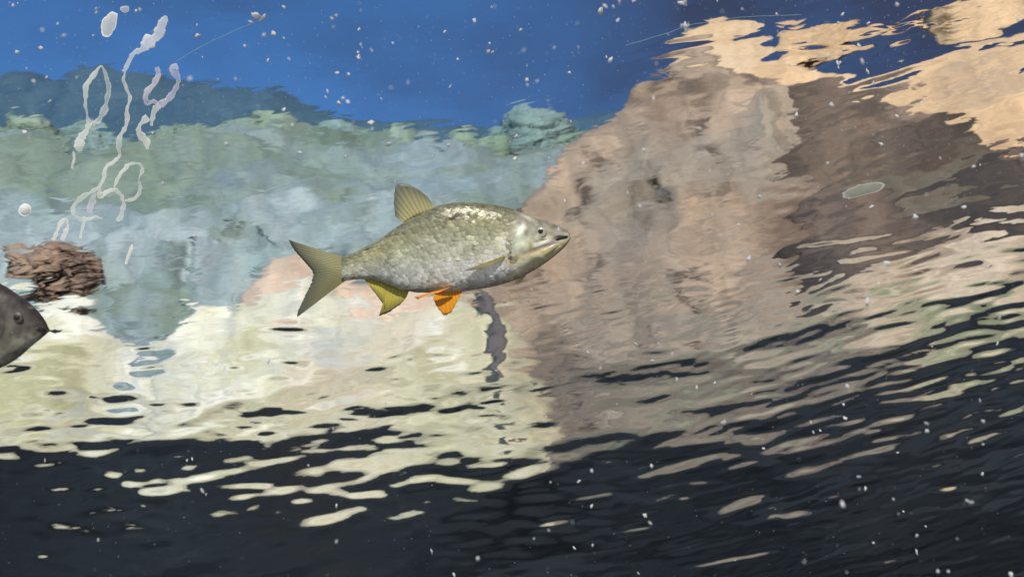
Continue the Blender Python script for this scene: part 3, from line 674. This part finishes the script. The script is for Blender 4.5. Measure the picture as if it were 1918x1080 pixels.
f = Fish(850, 465, 1.5, col_silver)
top = [(640,484),(660,476),(690,461),(720,443),(755,419),(790,401),(820,386),(850,380),(890,380),(925,384),(960,392),(990,404),(1010,411),(1030,417),(1046,424),(1058,429),(1066,436),(1068,443)]
bot = [(640,524),(660,522),(690,522),(712,526),(740,538),(770,546),(810,548),(850,547),(890,542),(930,535),(965,524),(1000,506),(1025,490),(1043,476),(1054,466),(1063,456),(1068,448)]
th = [(640,7),(690,15),(740,25),(800,36),(860,42),(920,43),(970,40),(1010,32),(1040,21),(1060,12),(1067,7),(1070,2)]
def rel1(x, y):
    r_ = 3.2*math.exp(-((x-986)/22)**4-((y-455)/32)**4)*sstep(x, 955, 961) - 2.2*spot(x, y, 957, 462, 3.5, 28) 
    r_ += 2.2*spot(x, y, 1018, 456, 22, 5, 22) - 2.0*spot(x, y, 1008, 467, 24, 2.6, 20) + 2.0*spot(x, y, 1002, 484, 30, 8, 22) - 3*spot(x, y, 1047, 445, 10, 3.5, 5)
    r_ += -2.5*spot(x, y, 1013, 437, 14, 12) + 1.5*mnoise.noise(Vector((x*.05, y*.07, 3)))*sstep(x, 900, 960) - 3*spot(x, y, 960, 486, 9, 6)
    return r_
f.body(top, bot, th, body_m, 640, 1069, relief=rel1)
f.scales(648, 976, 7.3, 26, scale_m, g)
# tail
tail_m = fin_mat('tail_fin', (0.50, 0.47, 0.20), (0.38, 0.36, 0.19), (0.15, 0.155, 0.12), .3)
f.fin('tail_fin', [(648,483),(650,494),(650,505),(649,515),(646,526)],
      [(541,449),(553,470),(571,490),(584,505),(588,513),(584,530),(570,558),(560,580),(557,594)], tail_m, 22, 0, 6, sag=4)
dors_m = fin_mat('dorsal_fin', (0.70, 0.62, 0.32), (0.52, 0.48, 0.26), (0.20, 0.21, 0.17), .3, .8)
f.fin('dorsal_fin', [(756,417),(775,408),(795,400),(818,389)], [(741,405),(738,385),(739,360),(743,345),(752,343),(768,346),(785,355),(800,368),(812,384)], dors_m, 11, 0, 0)
anal_m = fin_mat('anal_fin', (0.60, 0.52, 0.12), (0.68, 0.58, 0.10), (0.26, 0.22, 0.07), .3)
f.fin('anal_fin', [(682,521),(705,523),(735,534),(766,545)], [(686,528),(700,545),(713,562),(722,575),(710,592),(730,584),(750,570),(762,556)], anal_m, 14, 0, 5, sag=2)
pel_m = fin_mat('pelvic_fin', (0.90, 0.36, 0.03), (1.0, 0.42, 0.015), (0.95, 0.36, 0.02), .25)
f.fin('pelvic_fin', [(815,542),(840,543),(865,543)], [(812,560),(822,578),(832,590),(845,586),(856,566),(866,546)], pel_m, 9, 14, 20)
f.fin('pelvic_fin', [(828,541),(838,538),(848,536)], [(778,556),(785,560),(800,553),(822,548)], pel_m, 6, 30, 36)
pec_m = fin_mat('pectoral_fin', (0.60, 0.52, 0.20), (0.55, 0.50, 0.22), (0.30, 0.28, 0.18), .4, .8)
f.fin('pectoral_fin', [(948,478),(946,484),(942,490)], [(868,508),(885,506),(905,503),(925,496)], pec_m, 7, 40, 46)
f.fin('pectoral_fin', [(975,514),(983,511),(990,507)], [(964,522),(968,534),(975,530),(984,518)], fin_mat('far_fin', (0.75, 0.72, 0.45), (0.7, 0.68, 0.45), (0.6, 0.6, 0.4), .6, .25), 5, -4, -8)
# gill cover
f.patch('gill_cover', rounded([(962,430),(975,420),(992,423),(1000,440),(1001,462),(994,480),(978,489),(966,482),(959,464),(958,444)], 2), head_m, 1.5, .6, rings=10)
f.patch('jaw', rounded([(992,478),(1010,470),(1030,462),(1044,454),(1050,458),(1040,468),(1024,480),(1004,492)], 2), head_m, 1.0, .4, rings=8)
eye = f.ball('eye', 1013, 437, 11.5, 24.5, plain('iris', (0.70, 0.66, 0.50), .15, .4, .6, .5))
f.ball('pupil', 1012, 434.5, 5.0, 29.5, pup_m, .5, eye)
f.patch('mouth', rounded([(1034,450),(1044,444),(1056,441),(1067,441),(1064,446),(1052,449),(1042,453)], 2), dark_m2, .3, .4)
f.ball('lip', 1061, 438, 6.5, 1, lip_m, 1.3); f.ball('lip', 1056, 451, 4.5, 1, lip_m, 1.3)
tag(f.root, 'silver olive fish in mid water with an orange belly fin, facing right', 'fish')

# darker deep-bodied fish cut by the left edge
f2 = Fish(-60, 612, 1.15, col_dark)
dk_b = skin_mat('dark_fish_skin', .05, .42); dk_s = skin_mat('dark_fish_scale', .15, .36)
top2 = [(-330,590),(-290,585),(-240,560),(-180,535),(-120,520),(-60,518),(-20,524),(5,534),(30,550),(55,568),(75,588),(86,604),(92,616)]
bot2 = [(-330,640),(-290,642),(-240,665),(-180,690),(-120,702),(-60,702),(-20,695),(10,684),(35,668),(58,648),(76,634),(88,624),(93,620)]
th2 = [(-330,8),(-240,22),(-150,36),(-60,44),(0,42),(40,32),(70,18),(86,8),(93,2)]
f2.body(top2, bot2, th2, dk_b, -330, 93)
f2.scales(-310, -10, 10, 18, dk_s, g)
e2 = f2.ball('eye', 41, 595, 11.5, 30, plain('dark_iris', (0.11, 0.10, 0.085), .4, .1, .4, .1), .4); f2.ball('pupil', 41, 594, 6, 33, plain('dull_pupil', (.015, .013, .012), .5), .45, e2)
f2.patch('gill_cover', rounded([(-12,570),(8,566),(22,590),(22,620),(10,645),(-8,640),(-14,610)], 2), dk_b, 3, .6)
f2.patch('mouth', rounded([(70,612),(84,612),(92,618),(84,622),(70,618)], 2), dark_m2, .5, .8)
dt = fin_mat('dark_fin', (0.06, .05, .045), (.05, .045, .04), (.03, .03, .03), .2)
f2.fin('tail_fin', [(-322,590),(-324,615),(-322,640)], [(-420,540),(-390,600),(-385,615),(-390,632),(-420,700)], dt, 18)
f2.fin('dorsal_fin', [(-200,540),(-150,526),(-80,518)], [(-215,500),(-190,462),(-140,470),(-90,505)], dt, 10)
f2.fin('pelvic_fin', [(-100,700),(-60,702)], [(-120,740),(-80,748),(-60,715)], dt, 7)
f2.fin('anal_fin', [(-240,666),(-190,688)], [(-260,710),(-220,722),(-190,700)], dt, 7)
tag(f2.root, 'dark grey fish, only its head showing, at the left edge', 'fish')

# ------------------------------------------------------------------ refracted white outlines, built as pale strands under the surface (upper left)
def strand_mat(name, col, al):
    m, nt, b = nodemat(name); L = nt.links.new
    n = N(nt, 'ShaderNodeTexNoise'); n.inputs['Scale'].default_value = 38; n.inputs['Detail'].default_value = 5; t = N(nt, 'ShaderNodeTexCoord')
    at = N(nt, 'ShaderNodeAttribute', attribute_name='rim')
    mr = N(nt, 'ShaderNodeMapRange'); mr.inputs['From Min'].default_value = .35; mr.inputs['From Max'].default_value = .68; mr.inputs['To Min'].default_value = al*.35; mr.inputs['To Max'].default_value = al
    ad = N(nt, 'ShaderNodeMath', operation='MULTIPLY_ADD', use_clamp=True); ad.inputs[1].default_value = al*.55
    L(t.outputs['Object'], n.inputs['Vector']); L(n.outputs[0], mr.inputs[0]); L(at.outputs['Fac'], ad.inputs[0]); L(mr.outputs[0], ad.inputs[2]); L(ad.outputs[0], b.inputs['Alpha'])
    b.inputs['Base Color'].default_value = (*col, 1); b.inputs['Roughness'].default_value = .6; b.inputs['Specular IOR Level'].default_value = .1
    return m
str_m = strand_mat('pale_strand', (1.0, 1.0, 0.94), .44); str_v = strand_mat('lilac_strand', (0.85, 0.80, 0.90), .42)
def strand(pl, mat, parent, dist=1.45, name='strand', closed=False):
    """pl: (x, y, half width in px); a flattened tube following it"""
    n = len(pl); m = n*8; V = []; F = []; S = 10
    P = np.array([(a, b, c) for a, b, c in pl], float)
    def cr(t):
        k = int(math.floor(t)); u = t-k
        idx = [(k-1) % n, k % n, (k+1) % n, (k+2) % n] if closed else [max(0, min(n-1, q)) for q in (k-1, k, k+1, k+2)]
        a, b, c, d = P[idx]; return .5*((2*b)+(-a+c)*u+(2*a-5*b+4*c-d)*u*u+(-a+3*b-3*c+d)*u**3)
    T = np.linspace(0, n if closed else n-1, m, endpoint=not closed)
    pts = [cr(t) for t in T]; rim = []; k = dist/FPX; org = parent.location; gg = random.Random(len(pl)+int(pl[0][0]))
    for i, p in enumerate(pts):
        q = pts[(i+1) % m] if (closed or i < m-1) else pts[i]; o_ = pts[i-1] if (closed or i > 0) else pts[i]
        t = Vector((q[0]-o_[0], -(q[1]-o_[1]), 0)); t = t.normalized() if t.length > 0 else Vector((0, 1, 0)); nn = Vector((-t.y, t.x, 0))
        c = in_water(p[0]+2.2*mnoise.noise(Vector((p[0]*.09, p[1]*.09, 9))), p[1], dist)-org; wd = max(p[2], .4)*.74*k*(1+.8*mnoise.noise(Vector((p[0]*.07, p[1]*.07, 3)))+.4*mnoise.noise(Vector((p[0]*.2, p[1]*.2, 3))))
        w3 = rt*nn.x+up*nn.y
        for j in range(S):
            a = 2*math.pi*j/S; rim.append(abs(math.cos(a))**3); V.append(c+w3*math.cos(a)*wd - fw*math.sin(a)*wd*.16)
    for i in range(m if closed else m-1):
        for j in range(S): F.append((i*S+j, i*S+(j+1) % S, ((i+1) % m)*S+(j+1) % S, ((i+1) % m)*S+j))
    if not closed: F.append(tuple(range(S))[::-1]); F.append(tuple((m-1)*S+j for j in range(S)))
    me = mesh(name, V, F); attr(me, 'rim', rim); return obj(name, me, mat, parent)
def group_strand(lab, parts):
    x, y, _ = parts[0][0][0]; root = empty('refraction_strand', in_water(x, y, 1.45))
    for pl, mm, cl in parts: strand(pl, mm, root, closed=cl)
    tag(root, lab, 'strand')
group_strand('refracted pale loop built as a strand, shaped like a needle eye, leftmost at upper left', [
    ([(190,124,2),(178,138,6),(163,160,7),(160,190,4),(163,215,4),(168,232,6),(185,225,7),(197,200,7),(203,170,5),(199,145,5)], str_m, True),
    ([(168,230,8),(162,245,9),(152,258,12),(148,272,9),(150,284,4)], str_m, False), ([(137,284,3),(138,300,4),(134,316,3)], str_m, False)])
group_strand('long wavy refracted white line built as a strand, running down into linked loops', [
    ([(312,30,4),(304,45,13),(296,66,16),(280,78,15),(265,93,9),(250,100,8),(242,115,6),(232,140,3),(234,160,4),(243,180,5),(239,205,5),(236,235,5),(225,255,5),(222,275,5),(224,290,5),(212,305,4),(200,312,5),(194,335,4),(185,350,4),(170,360,4),(150,372,5),(138,388,5),(140,404,6),(152,411,6)], str_m, False),
    ([(185,350,4),(187,368,6),(200,360,5),(215,356,5),(228,368,5),(231,385,6),(228,400,5),(220,414,5)], str_m, False),
    ([(232,376,4),(252,372,4),(262,355,4),(260,335,3),(266,322,5),(262,308,5),(246,307,4),(232,318,5),(218,340,4),(214,356,4)], str_m, False),
    ([(152,411,6),(168,410,5),(180,406,4),(192,410,3)], str_m, False), ([(158,413,4),(154,430,4),(150,446,5)], str_m, False), ([(178,360,4),(172,380,9),(168,398,7)], str_v, False)])
group_strand('ragged lilac white refraction built as a strand, right of the long wavy one', [
    ([(334,124,6),(325,130,10),(334,150,8),(326,172,7),(314,186,8),(300,196,8),(288,190,7),(276,192,6),(274,175,7),(288,158,6),(295,140,6),(293,126,4)], str_v, False),
    ([(300,196,7),(290,205,9),(286,222,6),(284,236,3)], str_m, False), ([(278,220,8),(262,235,6),(262,250,8),(274,266,9),(276,280,5)], str_m, False)])
group_strand('short pale hooked refraction built as a strand, just above the russet bush', [([(100,450,6),(108,432,7),(115,416,5),(124,413,5),(127,425,5),(120,440,7),(116,450,5)], str_m, False)])
def flake(pts, dist, mat, lab, cat, name, thick=2.2):
    pts = rounded(pts, 2); n = len(pts); cx = sum(p[0] for p in pts)/n; cyy = sum(p[1] for p in pts)/n
    jj_ = [1+.16*mnoise.noise(Vector((p[0]*.16, p[1]*.16, 4)))+.08*mnoise.noise(Vector((p[0]*.5, p[1]*.5, 4))) for p in pts]
    pts = [(cx+(p[0]-cx)*q_, cyy+(p[1]-cyy)*q_) for p, q_ in zip(pts, jj_)]
    c0 = in_water(cx, cyy, dist); V = []; F = []; k = dist/FPX; rim = []
    for sgn in (1, -1):
        V.append(-fw*sgn*thick*k); rim.append(.5)
        for q in (.5, .85, 1.0):
            for (x, y) in pts:
                p = in_water(cx+(x-cx)*q, cyy+(y-cyy)*q, dist)-c0; rim.append(.5+.5*q)
                V.append(p - fw*sgn*k*thick*(1-q**2)*(1+.6*mnoise.noise(Vector((x*.1, y*.1, q*3)))))
    h = 1+3*n
    for s_ in (0, 1):
        o2 = s_*h
        for i in range(n):
            t = (o2, o2+1+i, o2+1+(i+1) % n); F.append(t if s_ else t[::-1])
            for r_ in (0, 1):
                a = o2+1+r_*n; t = (a+i, a+n+i, a+n+(i+1) % n, a+(i+1) % n); F.append(t if s_ else t[::-1])
    for i in range(n):
        a = 1+2*n; F.append((a+i, a+(i+1) % n, h+a+(i+1) % n, h+a+i))
    me = mesh(name, V, F); attr(me, 'rim', rim); o = obj(name, me, mat); o.location = c0
    return tag(o, lab, cat)
flake([(190,40),(200,28),(212,18),(221,28),(218,48),(208,66),(196,72),(189,58)], 1.45, str_m, 'pale translucent flake highest above the looped refractions', 'flake', 'algae_flake', 1.6)
flake([(222,15),(232,11),(243,12),(242,22),(232,25)], 1.45, str_v, 'small lilac flake touching the pale flake at the top left', 'flake', 'algae_flake', 1.2)
flake([(34,388),(44,380),(58,384),(60,394),(50,405),(36,404)], 1.4, plain('white_flake', (.8, .82, .78), .6), 'round white flake left of the linked loops', 'flake', 'algae_flake', 3)
flake([(233,495),(240,470),(248,455),(250,462),(244,482),(236,497)], 1.4, str_m, 'cream sliver to the right of the russet bush', 'flake', 'algae_flake', 1.2)
leafp = plain('pale_leaf', (.30, .30, .25), .5)
flake([(1572,366),(1590,352),(1620,343),(1652,340),(1660,347),(1648,358),(1615,366),(1585,374)], 1.42, leafp, 'pale grey pointed leaf drifting before the brown rock', 'leaf', 'drifting_leaf', 1.0)

# threads
th_m = plain('pale_thread', (.25, .38, .38), .6)
def thread(pl, lab, rpx=0.8, dist=1.3):
    rpx *= .5
    x, y = pl[0]; root = in_water(x, y, dist); V = []; F = []; k = dist/FPX; S = 6
    xs = np.linspace(0, len(pl)-1, 60)
    for t in xs:
        a = np.interp(t, range(len(pl)), [p[0] for p in pl]); b = np.interp(t, range(len(pl)), [p[1] for p in pl])
        c = in_water(a, b+1.5*mnoise.noise(Vector((a*.03, 0, 1))), dist)-root
        for j in range(S): an = j*2*math.pi/S; V.append(c+(rt*math.cos(an)+up*math.sin(an))*rpx*k)
    for i in range(59):
        for j in range(S): F.append((i*S+j, i*S+(j+1) % S, (i+1)*S+(j+1) % S, (i+1)*S+j))
    o = obj('thread', mesh('thread', V, F), th_m); o.location = root; tag(o, lab, 'thread')
thread([(330,115),(380,85),(430,62),(478,42)], 'thin pale thread slanting through the blue at upper left', .7)
thread([(1172,86),(1230,68),(1300,45),(1360,36),(1410,31),(1500,28)], 'thin pale thread arching over the top of the peaked rock', .8)
# twig at the dark fish's mouth
tw = empty('twig', in_water(94, 619, 1.15)); 
strand([(91,619,2.4),(100,620,3),(110,620,2.6),(116,618,1.2)], plain('dark_twig', (.03, .03, .025), .7), tw, 1.15, 'stem'); tag(tw, 'tiny dark twig at the mouth of the dark fish', 'twig')

# ------------------------------------------------------------------ white flecks adrift in the water
fl_m = plain('white_fleck', (.95, .92, .90), .7)
_t = N(fl_m.node_tree, 'ShaderNodeBsdfTranslucent'); _t.inputs[0].default_value = (.95, .92, .90, 1); _m = N(fl_m.node_tree, 'ShaderNodeMixShader'); _m.inputs[0].default_value = .45
fl_m.node_tree.links.new(fl_m.node_tree.nodes['Principled BSDF'].outputs[0], _m.inputs[1]); fl_m.node_tree.links.new(_t.outputs[0], _m.inputs[2])
fl_m.node_tree.links.new(_m.outputs[0], fl_m.node_tree.nodes['Material Output'].inputs[0])
def fleckmesh(k):
    bm = bmesh.new(); bmesh.ops.create_icosphere(bm, subdivisions=2, radius=1)
    for v in bm.verts:
        d = v.co.copy(); v.co = d*(1+.9*mnoise.noise(d*1.3+Vector((k*5, 0, 0)))); v.co.z *= .5
    me = bpy.data.meshes.new('fleck'); bm.to_mesh(me); bm.free(); me.materials.append(fl_m)
    me.polygons.foreach_set('use_smooth', [True]*len(me.polygons)); return me
FM = [fleckmesh(k) for k in range(7)]
dim_m = strand_mat('dim_fleck', (.85, .84, .82), .5)
for k in (4, 5, 6):
    FM[k].materials.clear(); FM[k].materials.append(dim_m)
BIG = [(480,30,10),(491,34,8),(470,42,5),(532,14,5),(532,72,3),(495,66,6),(513,63,6),(370,67,6),(459,86,5),(672,107,5),(671,98,4),(541,110,5),(622,35,5),(630,29,4),(632,136,5),(653,139,4),
 (610,182,4),(614,172,4),(635,193,5),(643,184,4),(652,190,5),(695,229,7),(697,242,4),(833,60,5),(889,39,5),(922,98,5),(975,56,4),(857,111,4),(987,150,5),(988,159,3),(1038,90,4),(1067,136,4),
 (1143,112,8),(1136,107,4),(1125,22,7),(1134,12,6),(1149,13,4),(1157,38,4),(1160,3,6),(1187,2,6),(1278,6,9),(1283,3,6),(1283,50,7),(1277,49,5),(1288,48,5),(1285,58,4),(1390,17,4),(1455,27,5),(1578,27,5),(1626,44,4),(1570,43,4),
 (1615,115,6),(1549,107,4),(1574,117,4),(1580,93,4),(1680,9,5),(1776,60,5),(1609,85,5),(1636,156,4),(1558,196,5),(1681,219,6),(1651,270,5),(1457,278,5),(1761,296,4),(1913,291,5),(1824,311,4),(1806,387,5),(1632,388,5),(1660,493,6),(1536,524,4),(1494,545,5),
 (1625,565,7),(1402,485,6),(1311,241,5),(1206,282,4),(1092,306,4),(1199,386,4),(1058,377,5),(1046,430,5),(1330,320,4),(1422,368,5),(1383,421,4),(1460,497,5),(1191,644,4),(1222,676,5),(1259,663,4),(1305,725,5),(1339,717,4),(1356,790,4),
 (1868,643,4),(1587,723,4),(1580,757,4),(1735,792,5),(1737,806,5),(1583,782,6),(1519,790,4),(1354,790,4),(1430,839,4),(1220,872,4),(1681,847,4),(1734,807,4),(1108,881,5),(1084,901,5),(1108,947,4),(895,1045,5),(850,1075,6),(1076,1026,4),(1000,1008,3),
 (1208,965,5),(1608,892,4),(1840,887,4),(1621,914,4),(1812,937,4),(1819,940,4),(1717,1033,5),(1757,1069,4),(1893,1075,6),(1776,1069,4),(1673,934,3),(1692,957,3),(1717,1002,4),(1734,985,3),(1110,1020,3),(93,190,4),(32,98,4),(119,67,5),(180,18,5),(180,24,4),(255,21,4),(262,19,4),
 (76,91,4),(24,10,4),(46,247,5),(144,145,3),(232,133,4),(87,145,4),(369,47,3),(310,187,3),(286,250,4),(305,343,4),(365,441,4),(424,270,4),(562,285,5),(728,270,5),(647,293,5),(964,297,5),(840,272,4),(1029,296,4),(350,862,4),(360,859,3),(630,1013,4),(630,947,4),(184,1010,3),(386,925,3),(1196,1073,3)]
GL = 'small white fleck adrift in the water, one of many alike'
def fleck(px, py, r, dist, lo=0):
    o = bpy.data.objects.new('fleck', FM[g.randrange(4 if not lo else 7)]); COL.objects.link(o)
    o.location = in_water(px, py, dist); k = r*dist/FPX
    o.scale = (k*g.uniform(.8, 1.2), k*g.uniform(.6, 1.1), k*g.uniform(.6, 1.1)); o.rotation_euler = (g.uniform(0, 6), g.uniform(0, 6), g.uniform(0, 6))
    tag(o, GL, 'fleck', 'white flecks adrift in the water')
for (a, b, c) in BIG: fleck(a, b, c*.85, g.uniform(.8, 1.35))
for _ in range(295-len(BIG)):
    if g.random() < .55: a = g.uniform(0, 1918); b = g.uniform(0, 260)
    elif g.random() < .6: a = g.uniform(1000, 1918); b = g.uniform(260, 1080)
    else: a = g.uniform(0, 1918); b = g.uniform(0, 1080)
    fleck(a, b, g.choice((1.6, 2.2, 2.8, 3.6, 5.0))*g.uniform(.8, 1.2), g.uniform(.6, 1.4), 1)
# finest dust: one object
V = []; F = []
for _ in range(2600):
    a = g.uniform(-100, 2018); b = g.uniform(-60, 1140)
    if g.random() < .5: b = g.uniform(-60, 300)
    d = g.uniform(.7, 1.35); c = in_water(a, b, d); s = g.uniform(.5, 1.25)*d/FPX; k = len(V)
    for q in ((1, 0, 0), (-1, 0, 0), (0, 1, 0), (0, -1, 0), (0, 0, 1), (0, 0, -1)): V.append(c+Vector(q)*s*g.uniform(.6, 1.2))
    for t in ((0, 2, 4), (2, 1, 4), (1, 3, 4), (3, 0, 4), (2, 0, 5), (1, 2, 5), (3, 1, 5), (0, 3, 5)): F.append(tuple(k+i for i in t))
tag(obj('fine_dust', mesh('fine_dust', V, F), strand_mat('dust', (.75, .74, .74), .8)), 'fine pale dust suspended throughout the water', 'dust', kind='stuff')
